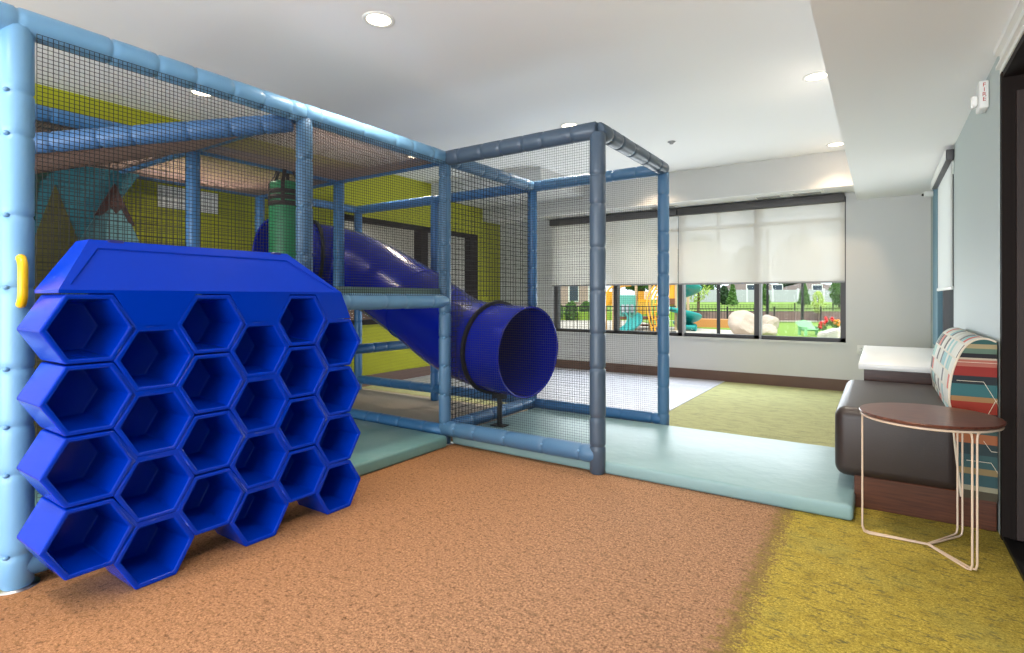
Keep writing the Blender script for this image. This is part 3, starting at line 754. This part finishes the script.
# end panels
def endpanel(y, y2, name='backrest_side'):
    poly = [(p.x, p.z) for p in pp]+[(.527, .16)]
    n = len(poly); V = [(a, y, c) for a, c in poly]+[(a, y2, c) for a, c in poly]
    m = MB(); m.add(V, [list(range(n)), list(range(n, 2*n))[::-1]]+[(k, n+k, n+(k+1) % n, (k+1) % n) for k in range(n)], 0)
    if y < 4:      # cream zigzag lines of the print, piping along the edge
        yy = y-.001
        for a, b_ in (((.36, .62), (.42, .62)), ((.42, .62), (.455, .53)), ((.455, .53), (.53, .53)), ((.455, .53), (.515, .68)), ((.515, .68), (.527, .69)), ((.36, .78), (.47, .78)), ((.47, .78), (.53, .66)), ((.53, .60), (.50, .53)),
                      ((.47, .47), (.50, .42)), ((.50, .42), (.527, .42)), ((.40, .36), (.50, .36)), ((.50, .36), (.527, .31)), ((.36, .88), (.527, .88))):
            m.bar((a[0], yy, a[1]), (b_[0], yy, b_[1]), .002, .009, 1, up=(0, 1, 0))
    o = m.build(name, [M_fabend, M_cream], BN)
    ul = o.data.uv_layers.new(name='UVMap')
    for lp in o.data.loops: co = o.data.vertices[lp.vertex_index].co; ul.data[lp.index].uv = (co.x, (co.z-.16)/.85)
endpanel(3.75, 3.762); endpanel(5.09, 5.10)
m = MB(); m.sweep([(p.x-.002, 3.752, p.z+.001) for p in pp], .0055, 8); m.build('piping', M_cream, BN)

BN.location.x -= .02
# cabinet with the white top
CB = thing('low_cabinet', (.2, 6.1, 0), 'low dark wood cabinet with a thick white top beyond the bench', 'cabinet')
m = MB(); m.box(-.09, .505, 5.19, 7.08, 0, .655); m.build('body', M_cabwood, CB)
m = MB(); m.rbox(-.125, .508, 5.14, 7.12, .655, .70, .003, 1); m.build('top', M_laminate, CB)

CB.location.x -= .017
# side table
tc_ = Vector((.196, 3.375)); TZ = .65; R_ = .288
ST = thing('side_table', (tc_.x, tc_.y, 0), 'round walnut side table on a cream wire frame in front of the bench', 'side table')
m = MB(); m.lathe([(.0001, -.018), (R_-.012, -.018), (R_-.002, -.010), (R_, -.004), (R_-.003, 0), (.0001, 0)], (tc_.x, tc_.y, TZ), 72, smooth=False); m.build('tabletop', M_tabletop, ST)
m = MB(); m.sweep([(tc_.x+(R_-.012)*math.cos(2*PI*k/64), tc_.y+(R_-.012)*math.sin(2*PI*k/64), TZ-.024) for k in range(64)], .0055, 8, close=True); m.build('rim_wire', M_pole, ST)
for ang in (181, -56, 58):
    a = math.radians(ang); m = MB()
    for s_ in (-1, 1):
        tn = Vector((-math.sin(a), math.cos(a), 0))*s_*.011; rd = Vector((math.cos(a), math.sin(a), 0))
        c = Vector((tc_.x, tc_.y, 0)); zb = .0065; zt_ = TZ-.026; Q = R_-.016
        arc = [c+Vector((math.cos(a+s_*q), math.sin(a+s_*q), 0))*Q+Vector((0, 0, zt_)) for q in (.10, .2, .35)]
        pts = [c+tn*.3+Vector((0, 0, zb)), c+rd*(Q-.03)+tn+Vector((0, 0, zb)), c+rd*(Q-.008)+tn+Vector((0, 0, zb+.006)), c+rd*Q+tn+Vector((0, 0, zb+.03)),
               c+rd*Q+tn+Vector((0, 0, zt_-.03)), c+rd*Q+tn*1.3+Vector((0, 0, zt_-.008))]+arc
        m.sweep(pts, .0046, 8)
    m.build('leg', M_pole, ST)

# ------------------------------------------------------------------ outdoors
M_patio = mat('patio_concrete', (196, 186, 172), .9, noise=(2, .08)); M_brick = mat('retaining_block', (118, 98, 90), .9, noise=(6, .2))
def grass():
    k = NT('lawn_grass'); tc = k.n('ShaderNodeTexCoord').outputs['Object']
    k.l(k.mix(k.noise(tc, 3, 6, .7), s2l((96, 130, 36)), s2l((150, 178, 70))), k.b.inputs['Base Color']); k.b.inputs['Roughness'].default_value = .95
    return k.m
M_grass = grass()
GZ = -.10
m = MB(); m.box(-70, 60, YW+.2, 140, GZ-.2, GZ); struct(m.build('ground', M_patio), 'pale concrete paving outside the window')
cs, sn = math.cos(math.radians(34.03)), math.sin(math.radians(34.03))
def W(px, Z, z=0.0):                      # a point at distance Z along the view axis and px across the photograph
    t = (px-512)/545*Z
    return Vector((-sn*Z+cs*t, cs*Z+sn*t, z))
def quad(pts, z0, z1, mt, name):
    m = MB(); m.prism([(p.x, p.y) for p in pts], 2, z0, z1); return m.build(name, mt)
struct(quad([W(760, 17), W(1000, 12), W(1100, 30), W(690, 30), W(690, 24), W(745, 22)], GZ, GZ+.03, M_grass, 'lawn'), 'bright green grass beside the boulders')
struct(quad([W(660, 25), W(700, 25), W(700, 31), W(640, 31)], GZ, GZ+.035, M_grass, 'lawn'), 'grass strip behind the teal slides')
# raised lawn rising to the far fence
m = MB()
a0, a1, b0_, b1_ = W(560, 32.3), W(1150, 32.3), W(540, 56), W(1200, 56)
c0, c1 = W(540, 130), W(1300, 130)
V = [(*a0.xy, .38), (*a1.xy, .38), (*b1_.xy, .80), (*b0_.xy, .80), (*c1.xy, .9), (*c0.xy, .9), (*a0.xy, GZ), (*a1.xy, GZ)]
m.add(V, [(0, 1, 2, 3), (3, 2, 4, 5), (0, 6, 7, 1)]); struct(m.build('lawn', M_grass), 'raised lawn rising towards the white fence')
def wall_run(p, q, z0, z1, th, mt, name, label, cat):
    d = (q-p).normalized(); nn = Vector((-d.y, d.x, 0))*th/2
    m = MB(); m.prism([((p+nn).x, (p+nn).y), ((q+nn).x, (q+nn).y), ((q-nn).x, (q-nn).y), ((p-nn).x, (p-nn).y)], 2, z0, z1)
    return tag(m.build(name, mt, loc=(*((p+q)/2).xy, z0), fixn=True), label, cat)
wall_run(W(690, 32), W(1100, 32), GZ, .42, .4, M_brick, 'retaining_wall', 'low grey-brown block retaining wall behind the black fence', 'wall')
def picket(p, q, z0, h, pitch, label, posts=2.4):
    t = thing('picket_fence', (*((p+q)/2).xy, z0), label, 'fence')
    L_ = (q-p).length; d = (q-p)/L_; m = MB()
    n = int(L_/pitch)
    for k in range(n): c = p+d*(k*pitch); m.box(c.x-.007, c.x+.007, c.y-.007, c.y+.007, z0+.06, z0+h)
    for z in (.12, h-.16, h-.03): m.bar((*p.xy, z0+z), (*q.xy, z0+z), .03, .03)
    m.build('picket_panel', M_black, t)
    k = 0
    while k*posts <= L_:
        c = p+d*(k*posts); m = MB(); m.box(c.x-.035, c.x+.035, c.y-.035, c.y+.035, z0, z0+h+.08); m.build('post', M_black, t); k += 1
picket(W(548, 19.2), W(676, 19.4), GZ, 1.05, .13, 'low black picket fence in front of the play towers')
picket(W(680, 27), W(1050, 28), GZ, .82, .15, 'low black picket fence behind the boulders and in front of the block wall')
picket(W(680, 34.2), W(1080, 34.2), .40, .42, .2, 'far black railing on top of the raised lawn edge')
# tall black posts
for px, Z, z0, lb in ((718.5, 17.5, GZ, 'tall black steel post outside left of the boulders'), (767.5, 24, GZ, 'tall black steel post rising behind the boulders'), (802.5, 22, GZ, 'tall black steel post rising above the green chair')):
    c = W(px, Z); m = MB(); m.sweep([(c.x, c.y, z0), (c.x, c.y, 4.2)], .055, 10); m.box(c.x-.14, c.x+.14, c.y-.14, c.y+.14, z0, z0+.05)
    tag(m.build('steel_post', M_black, loc=(c.x, c.y, z0)), lb, 'post')
# white panel fence
M_vinyl = mat('fence_vinyl', (176, 178, 184), .6)
p, q = W(670, 55.5), W(1150, 55.5); t = thing('panel_fence', (*((p+q)/2).xy, .8), 'pale grey vinyl privacy fence across the far lawn', 'fence')
L_ = (q-p).length; d = (q-p)/L_; m = MB()
for k in range(int(L_/.22)):
    c = p+d*(k*.22); m.bar((c.x, c.y, .8), (c.x, c.y, 2.05), .2, .04, up=(0, 1, 0))
m.build('board_panel', M_vinyl, t)
for k in range(int(L_/2.6)+1):
    c = p+d*(k*2.6)-Vector((-sn, cs, 0))*.1; m = MB(); m.box(c.x-.08, c.x+.08, c.y-.08, c.y+.08, .78, 2.2); m.build('post', mat('fence_post', (206, 208, 212), .6) if k == 0 else MATS['fence_post'], t)
# houses beyond
M_roof = mat('roof_shingle', (112, 98, 90), .9, noise=(6, .15)); M_siding = mat('house_siding', (196, 192, 184), .8)
M_dkglass = mat('dark_glass', (50, 62, 74), .15)
def house(px0, px1, Z, label, h=3.6, rh=2.2):
    a, b = W(px0, Z), W(px1, Z); c = (a+b)/2; wl = (b-a).length/2; t = thing('house', (*c.xy, .8), label, 'house')
    ax = (b-a).normalized(); dp = Vector((-ax.y, ax.x, 0))
    def B_(u, v, z): return c+ax*u+dp*v+Vector((0, 0, z))
    def cub(u0, u1, v0, v1, z0, z1):
        mm = MB(); V = [B_(u, v, z) for u in (u0, u1) for v in (v0, v1) for z in (z0, z1)]
        mm.add(V, [(0, 1, 3, 2), (4, 6, 7, 5), (0, 4, 5, 1), (2, 3, 7, 6), (0, 2, 6, 4), (1, 5, 7, 3)]); return mm
    cub(-wl, wl, 0, 9, .8, h).build('wall', M_siding, t)
    mm = MB(); V = [B_(-wl-.6, -.6, h-.1), B_(wl+.6, -.6, h-.1), B_(wl+.6, 9.6, h-.1), B_(-wl-.6, 9.6, h-.1), B_(-wl+2.2, 4.5, h+rh), B_(wl-2.2, 4.5, h+rh)]
    mm.add(V, [(0, 1, 5, 4), (2, 3, 4, 5), (1, 2, 5), (3, 0, 4), (0, 3, 2, 1)]); mm.build('roof', M_roof, t)
    for u in (-wl*.5, wl*.45):
        f = cub(u-.7, u+.7, -.06, 0, 1.9, 3.0).build('window', M_white, t); cub(u-.6, u+.6, -.1, -.06, 2.0, 2.9).build('pane', M_dkglass, f)
house(738, 792, 70, 'far house with a brown hipped roof behind the pale fence, left one', 2.2, 1.3)
house(806, 850, 72, 'far house with a brown hipped roof behind the pale fence, right one', 2.2, 1.3)
# brick building on the left
M_bk = mat('brick_pink', (176, 150, 140), .9, noise=(9, .15))
t = thing('brick_building', (*W(545, 40).xy, GZ), 'pinkish brick building with white framed windows behind the netting', 'building')
a, b = W(440, 36), W(606, 46); ax = (b-a).normalized(); dp = Vector((-ax.y, ax.x, 0))
def cub(u0, u1, v0, v1, z0, z1):
    mm = MB(); V = [a+ax*u+dp*v+Vector((0, 0, z)) for u in (u0, u1) for v in (v0, v1) for z in (z0, z1)]
    mm.add(V, [(0, 1, 3, 2), (4, 6, 7, 5), (0, 4, 5, 1), (2, 3, 7, 6), (0, 2, 6, 4), (1, 5, 7, 3)]); return mm
LL = (b-a).length
cub(0, LL, 0, 8, GZ, 7).build('wall', M_bk, t); cub(-.4, LL+.4, -.4, 8.4, 7, 7.4).build('roof', M_roof, t)
for k in range(6):
    u = LL*(.2+.14*k)
    for z in (.9, 4.2):
        f = cub(u-.55, u+.55, -.07, 0, z, z+1.9).build('window', M_white, t); cub(u-.45, u+.45, -.11, -.07, z+.1, z+1.8).build('pane', M_dkglass, f)
# trees
M_bark = mat('bark', (96, 76, 58), .9)
LEAF = {'dark': mat('leaf_dark', (40, 66, 34), .8, noise=(3, .3)), 'mid': mat('leaf_mid', (74, 110, 44), .8, noise=(3, .3)), 'light': mat('leaf_light', (160, 182, 86), .8, noise=(3, .3))}
def tree(px, Z, zb, h, w, kind, label, conic=False, trunk=.25, n=900, ls=.12, group=None):
    c = W(px, Z); t = thing('tree', (c.x, c.y, zb), label, 'tree', group); rr = random.Random(int(px*7+Z))
    m = MB(); m.sweep([(c.x, c.y, zb), (c.x+.03, c.y, zb+h*.4), (c.x, c.y+.02, zb+h*.9)], [w*.06, w*.05, w*.015], 8)
    for k in range(7):
        a_ = rr.uniform(0, 2*PI); z = zb+h*rr.uniform(trunk, .7)
        m.sweep([(c.x, c.y, z), (c.x+math.cos(a_)*w*.3, c.y+math.sin(a_)*w*.3, z+h*.12)], [w*.03, w*.01], 6)
    m.build('trunk', M_bark, t)
    m = MB(); V = []; F = []
    for k in range(n):
        f = rr.random(); z = zb+h*(trunk+(1-trunk)*f)
        rad = w/2*((1-f)**.8 if conic else math.sin(PI*min(1, max(0, f*.93+.05)))**.6)*(rr.uniform(.35, 1.05))
        a_ = rr.uniform(0, 2*PI); p = Vector((c.x+rad*math.cos(a_), c.y+rad*math.sin(a_), z))
        u = Vector((rr.gauss(0, 1), rr.gauss(0, 1), rr.gauss(0, 1))).normalized(); v = u.orthogonal().normalized(); s_ = ls*rr.uniform(.6, 1.3)
        o_ = len(V); V += [p-u*s_, p+v*s_*.6, p+u*s_, p-v*s_*.6]; F.append((o_, o_+1, o_+2, o_+3))
    m.add(V, F); m.build('foliage', LEAF[kind], t, fixn=False)
tree(698, 30, GZ, 3.2, 1.5, 'light', 'pale yellow-green young tree right of the teal slides', n=600, ls=.07, trunk=.35)
tree(724, 48, .65, 1.6, 1.0, 'dark', 'dark round shrub left of the small conifer on the far lawn', trunk=.05)
tree(732.5, 44, .6, 1.8, .95, 'mid', 'small conifer on the far lawn above the left boulder', True, .08)
tree(765, 44, .6, 1.8, .85, 'mid', 'small conifer beside the tall post behind the boulders', True, .08)
tree(804, 44, .6, 1.9, 1.0, 'mid', 'small conifer beyond the tall post above the green chair', True, .08)
tree(818, 31, GZ, 1.7, .8, 'light', 'pale sapling in front of the block wall near the right edge of the window', n=300, ls=.08, trunk=.3)
tree(839, 40, .5, 2.2, 1.3, 'mid', 'bushy green tree at the right edge of the window', trunk=.1)
for k, (px, Z, h, w, kd, lb) in enumerate(((748, 92, 9, 7, 'mid', 'tall tree showing faintly through the shade beyond the left house'), (700, 86, 10, 9, 'mid', 'broad tree showing faintly through the shade near the middle mullion'),
        (798, 100, 12, 9, 'dark', 'tall tree showing through the shade between the two houses'), (872, 96, 11, 8, 'mid', 'broad tree behind the right house'), (640, 70, 10, 9, 'mid', 'broad tree behind the play towers'))):
    tree(px, Z, .8, h, w, kd, lb, n=1500, ls=.42, trunk=.15)
# hedge strip at the brick building
for k, (px, Z) in enumerate(((556, 31), (571, 32), (586, 33), (601, 34))):
    tree(px, Z, GZ, 1.1, .85, 'mid', ('hedge bush at the foot of the brick building, nearest the window edge', 'hedge bush second from the window edge by the brick building', 'hedge bush third from the window edge by the brick building', 'hedge bush nearest the play towers by the brick building')[k], trunk=.02, n=400, ls=.1)
# boulders
def boulder(px, Z, w, d_, h, seed, label, lean=0):
    c = W(px, Z); rr = random.Random(seed); b = bmesh.new(); bmesh.ops.create_icosphere(b, subdivisions=4, radius=1)
    dirs = [(Vector((rr.gauss(0, 1), rr.gauss(0, 1), rr.gauss(0, 1))).normalized(), rr.uniform(.78, .95)) for _ in range(12)]
    for v in b.verts:
        n_ = v.co.normalized(); k = 1
        for dd, rr_ in dirs:
            q = n_.dot(dd)
            if q > rr_: k = min(k, rr_/q)
        k += .02*math.sin(n_.x*9+seed)*math.cos(n_.z*11)
        zz = n_.z*k
        v.co = Vector((c.x+cs*n_.x*k*w-sn*n_.y*k*d_+lean*zz*cs, c.y+sn*n_.x*k*w+cs*n_.y*k*d_, GZ+h*.42+zz*h*.58))
    m = MB(); m.bm(b, 0, False)
    return tag(m.build('boulder', MATS.get('rock') or mat('rock', (188, 170, 156), .9, noise=(3, .16), bump=(4, .5, .1)), loc=(c.x, c.y, GZ)), label, 'boulder', 'boulders outside the window')
boulder(745, 19.2, .56, .5, .90, 3, 'large pale pinkish boulder outside, the left and tallest one', -.15)
boulder(767.5, 20.4, .40, .36, .72, 8, 'pale boulder right of the tallest boulder', .1)
boulder(768, 18.6, .30, .26, .44, 12, 'small low boulder in front of the right one')
# green lawn chair (slatted, low)
M_chair = mat('chair_plastic_sage', (132, 190, 138), .5)
c = W(805.5, 19.2); CH = thing('lawn_chair', (*c.xy, GZ), 'sage green plastic lawn chair on the grass right of the boulders', 'chair')
def cp(u, v, z): u *= .85; return Vector((c.x+cs*u-sn*v*.6, c.y+sn*u+cs*v*.6, GZ+.02+z*.52))
for k in range(5):
    u = -.22+.11*k; m = MB(); m.bar(cp(u*1.15-.12, .0, 1.0-.05*abs(k-2)), cp(u+.05, -.35, .3), .10, .025, up=(cs*0-sn, cs, .4)); m.build('back_slat', M_chair, CH)
m = MB()
for k in range(5): m.bar(cp(-.3, -.4-.1*k, .33+.02*k), cp(.36, -.4-.1*k, .33+.02*k), .09, .022)
m.build('seat', M_chair, CH)
for u in (-.32, .38):
    m = MB(); m.bar(cp(u, -.15, .58), cp(u, -.95, .56), .12, .025); m.build('armrest', M_chair, CH)
    for v in (-.2, -.88): m = MB(); m.bar(cp(u, v, 0), cp(u, v, .57), .09, .03); m.build('leg', M_chair, CH)
# flower bed
PL = W(834, 17.6)
m = MB(); b = bmesh.new(); bmesh.ops.create_cube(b, size=1)
for v in b.verts: v.co = Vector((PL.x+cs*v.co.x*.85-sn*v.co.y*.5, PL.y+sn*v.co.x*.85+cs*v.co.y*.5, GZ+.16+v.co.z*.3+v.co.x*.25))
bmesh.ops.bevel(b, geom=list(b.edges), offset=.04, segments=2, affect='EDGES'); m.bm(b); tag(m.build('planter_stone', mat('stone_white', (222, 208, 198), .9, noise=(4, .1)), loc=(PL.x, PL.y, GZ)), 'pale stone slab planter under the red flowers', 'planter')
M_petal = [mat('petal_red', (214, 30, 30), .6), mat('petal_orange', (236, 150, 40), .6)]
for i, (px, z, mt_, lb) in enumerate(((822.5, .33, 0, 'red flowering plant on the stone planter, left one'), (836, .40, 1, 'orange and red flowering plant on the stone planter, right one'), (829.3, .46, 0, 'red flowering plant between the other two on the planter'))):
    c = W(px, 17.1); t = thing('flowering_plant', (c.x, c.y, GZ+z-.1), lb, 'flower'); rr = random.Random(i)
    m = MB(); V = []; F = []
    for k in range(120):
        p = Vector((c.x+max(-.09, min(.09, rr.gauss(0, .06))), c.y+max(-.09, min(.09, rr.gauss(0, .06))), GZ+z+rr.uniform(0, .18))); u = Vector((rr.gauss(0, 1), rr.gauss(0, 1), rr.gauss(0, 1))).normalized(); v = u.orthogonal(); o_ = len(V)
        V += [p-u*.05, p+v*.03, p+u*.05, p-v*.03]; F.append((o_, o_+1, o_+2, o_+3))
    m.add(V, F); m.build('foliage', LEAF['mid'], t, fixn=False)
    m = MB()
    for k in range(14): m.sphere((c.x+rr.uniform(-.1, .1), c.y+rr.uniform(-.1, .1), GZ+z+rr.uniform(.06, .24)), .04, 8, 6)
    m.build('blossom', M_petal[mt_], t)

# playground outside
M_py = mat('play_plastic_yellow', (236, 168, 40), .45); M_pt = mat('play_plastic_teal', (30, 150, 146), .4); M_pg = mat('play_panel_green', (96, 168, 152), .5); M_po = mat('play_post_tan', (196, 168, 132), .5); M_pb = mat('play_brown', (120, 72, 48), .6)
PG = thing('playground_tower', (*W(645, 22).xy, GZ), 'outdoor playground with yellow panels and climbers and two teal slides beyond the window', 'playground')
def wp(px, Z, z): return W(px, Z, z)
for px, Z in ((603, 23.5), (613.5, 23), (619, 22.8), (636, 22.8), (636, 24.5), (650, 22.6), (650, 24.6), (663, 22.6), (676, 22.4), (676, 24.6), (600, 25), (688, 24)):
    m = MB(); p = wp(px, Z, GZ); m.sweep([p, p+Vector((0, 0, 3.9))], .06, 10); m.build('post', M_po, PG)
def panel(px0, px1, Z0, Z1, z0, z1, mt, name='panel', th=.08):
    p, q = wp(px0, Z0, 0), wp(px1, Z1, 0); d = (q-p).normalized(); nn = Vector((-d.y, d.x, 0))*th/2
    m = MB(); m.prism([((p+nn).x, (p+nn).y), ((q+nn).x, (q+nn).y), ((q-nn).x, (q-nn).y), ((p-nn).x, (p-nn).y)], 2, z0, z1); return m.build(name, mt, PG)
panel(619.5, 635.5, 22.7, 22.7, .45, 1.34, M_pg)
for px in (623, 627.5, 632): panel(px-1.4, px+1.4, 22.6, 22.6, .62, .95, M_vinyl, 'panel_opening', .05)
for k in range(9): panel(638+k*1.35, 638.8+k*1.35, 22.6, 22.6, .55, 1.5, M_py, 'balustrade_bar', .04)
panel(638, 650, 22.6, 22.6, 1.05, 1.16, M_py); panel(664, 677, 22.5, 22.5, .75, 1.9, M_py); panel(666, 676, 22.4, 22.4, .95, 1.2, M_pb, 'panel_opening', .05)
panel(606, 616, 23.4, 23.4, .9, 1.5, M_py); panel(619, 664, 22.8, 22.8, .35, .45, M_pb, 'deck', 1.4); panel(640, 662, 24.0, 24, 0, .06, M_pb, 'step', .8)
for k in range(2):
    px = 606+k*9; m = MB(); p = wp(px, 22.9, GZ); m.sweep(spline([p, p+Vector((0, 0, 1.2)), p+Vector((.15, .1, 1.75)), p+Vector((.55, .4, 1.85))], 6), .045, 10); m.build('arch_bar', M_py, PG)
for k in range(5):      # curved climber, woven yellow tubes
    m = MB(); p = wp(652+k*3.2, 21.6, GZ); q = wp(657+k*3.6, 22.4, 1.9); mid = (p+q)/2+Vector((-.25, -.2, .2)); m.sweep(spline([p, mid, q], 8), .035, 8); m.build('climber_bar', M_py, PG)
for k in range(6):
    m = MB(); z = .05+k*.3; m.sweep([wp(652+k*.8, 21.6, z), wp(666+k*.9, 21.7, z+.2)], .03, 8); m.build('climber_rung', M_py, PG)
def chute(pts, w, name, label, hw=.18):
    P = spline(pts, 8); m = MB(); V = []; F = []; n = 9
    for i, p in enumerate(P):
        d = (P[min(i+1, len(P)-1)]-P[max(i-1, 0)]); d.z = 0; d.normalize(); s_ = Vector((-d.y, d.x, 0))
        for k in range(n):
            th = PI+PI*k/(n-1); V.append(p+s_*math.cos(th)*w/2+Vector((0, 0, hw+math.sin(th)*hw)))
        for k in range(n):
            th = 2*PI-PI*k/(n-1); V.append(p+s_*math.cos(th)*(w/2+.03)+Vector((0, 0, hw-.03+math.sin(th)*hw)))
    N = 2*n
    for i in range(len(P)-1):
        for k in range(N): F.append((i*N+k, i*N+(k+1) % N, (i+1)*N+(k+1) % N, (i+1)*N+k))
    m.add(V, F, 0, True); return tag(m.build(name, M_pt, PG), label)
chute([wp(630, 22.5, .45), wp(634, 21.8, .40), wp(634, 21.2, .15), wp(628, 20.8, -.05), wp(622, 20.6, -.12)], .55, 'slide', 'short curved teal slide')
hc = wp(679, 22.6, 0); sp_ = []
for k in range(23):
    a_ = -1.2+k*.42; sp_.append((hc.x+.58*math.cos(a_), hc.y+.58*math.sin(a_), 1.75-k*.078))
sp_.append(tuple(wp(689, 22.0, -.03))); sp_.append(tuple(wp(696, 21.8, -.08)))
chute(sp_, .6, 'slide', 'tall spiral teal slide', .2)
m = MB(); m.sweep([(hc.x, hc.y, GZ), (hc.x, hc.y, 2.2)], .08, 10); m.build('spiral_column', M_pt, PG)
m = MB(); p = wp(702, 24.6, 0); m.prism([(p.x-.9, p.y-.5), (p.x+1.5, p.y-.5), (p.x+1.5, p.y+.5), (p.x-.9, p.y+.5)], 2, GZ, .28); tag(m.build('timber_box', mat('timber_orange', (196, 134, 76), .8), loc=(p.x, p.y, GZ)), 'orange timber border box behind the teal spiral slide', 'planter')
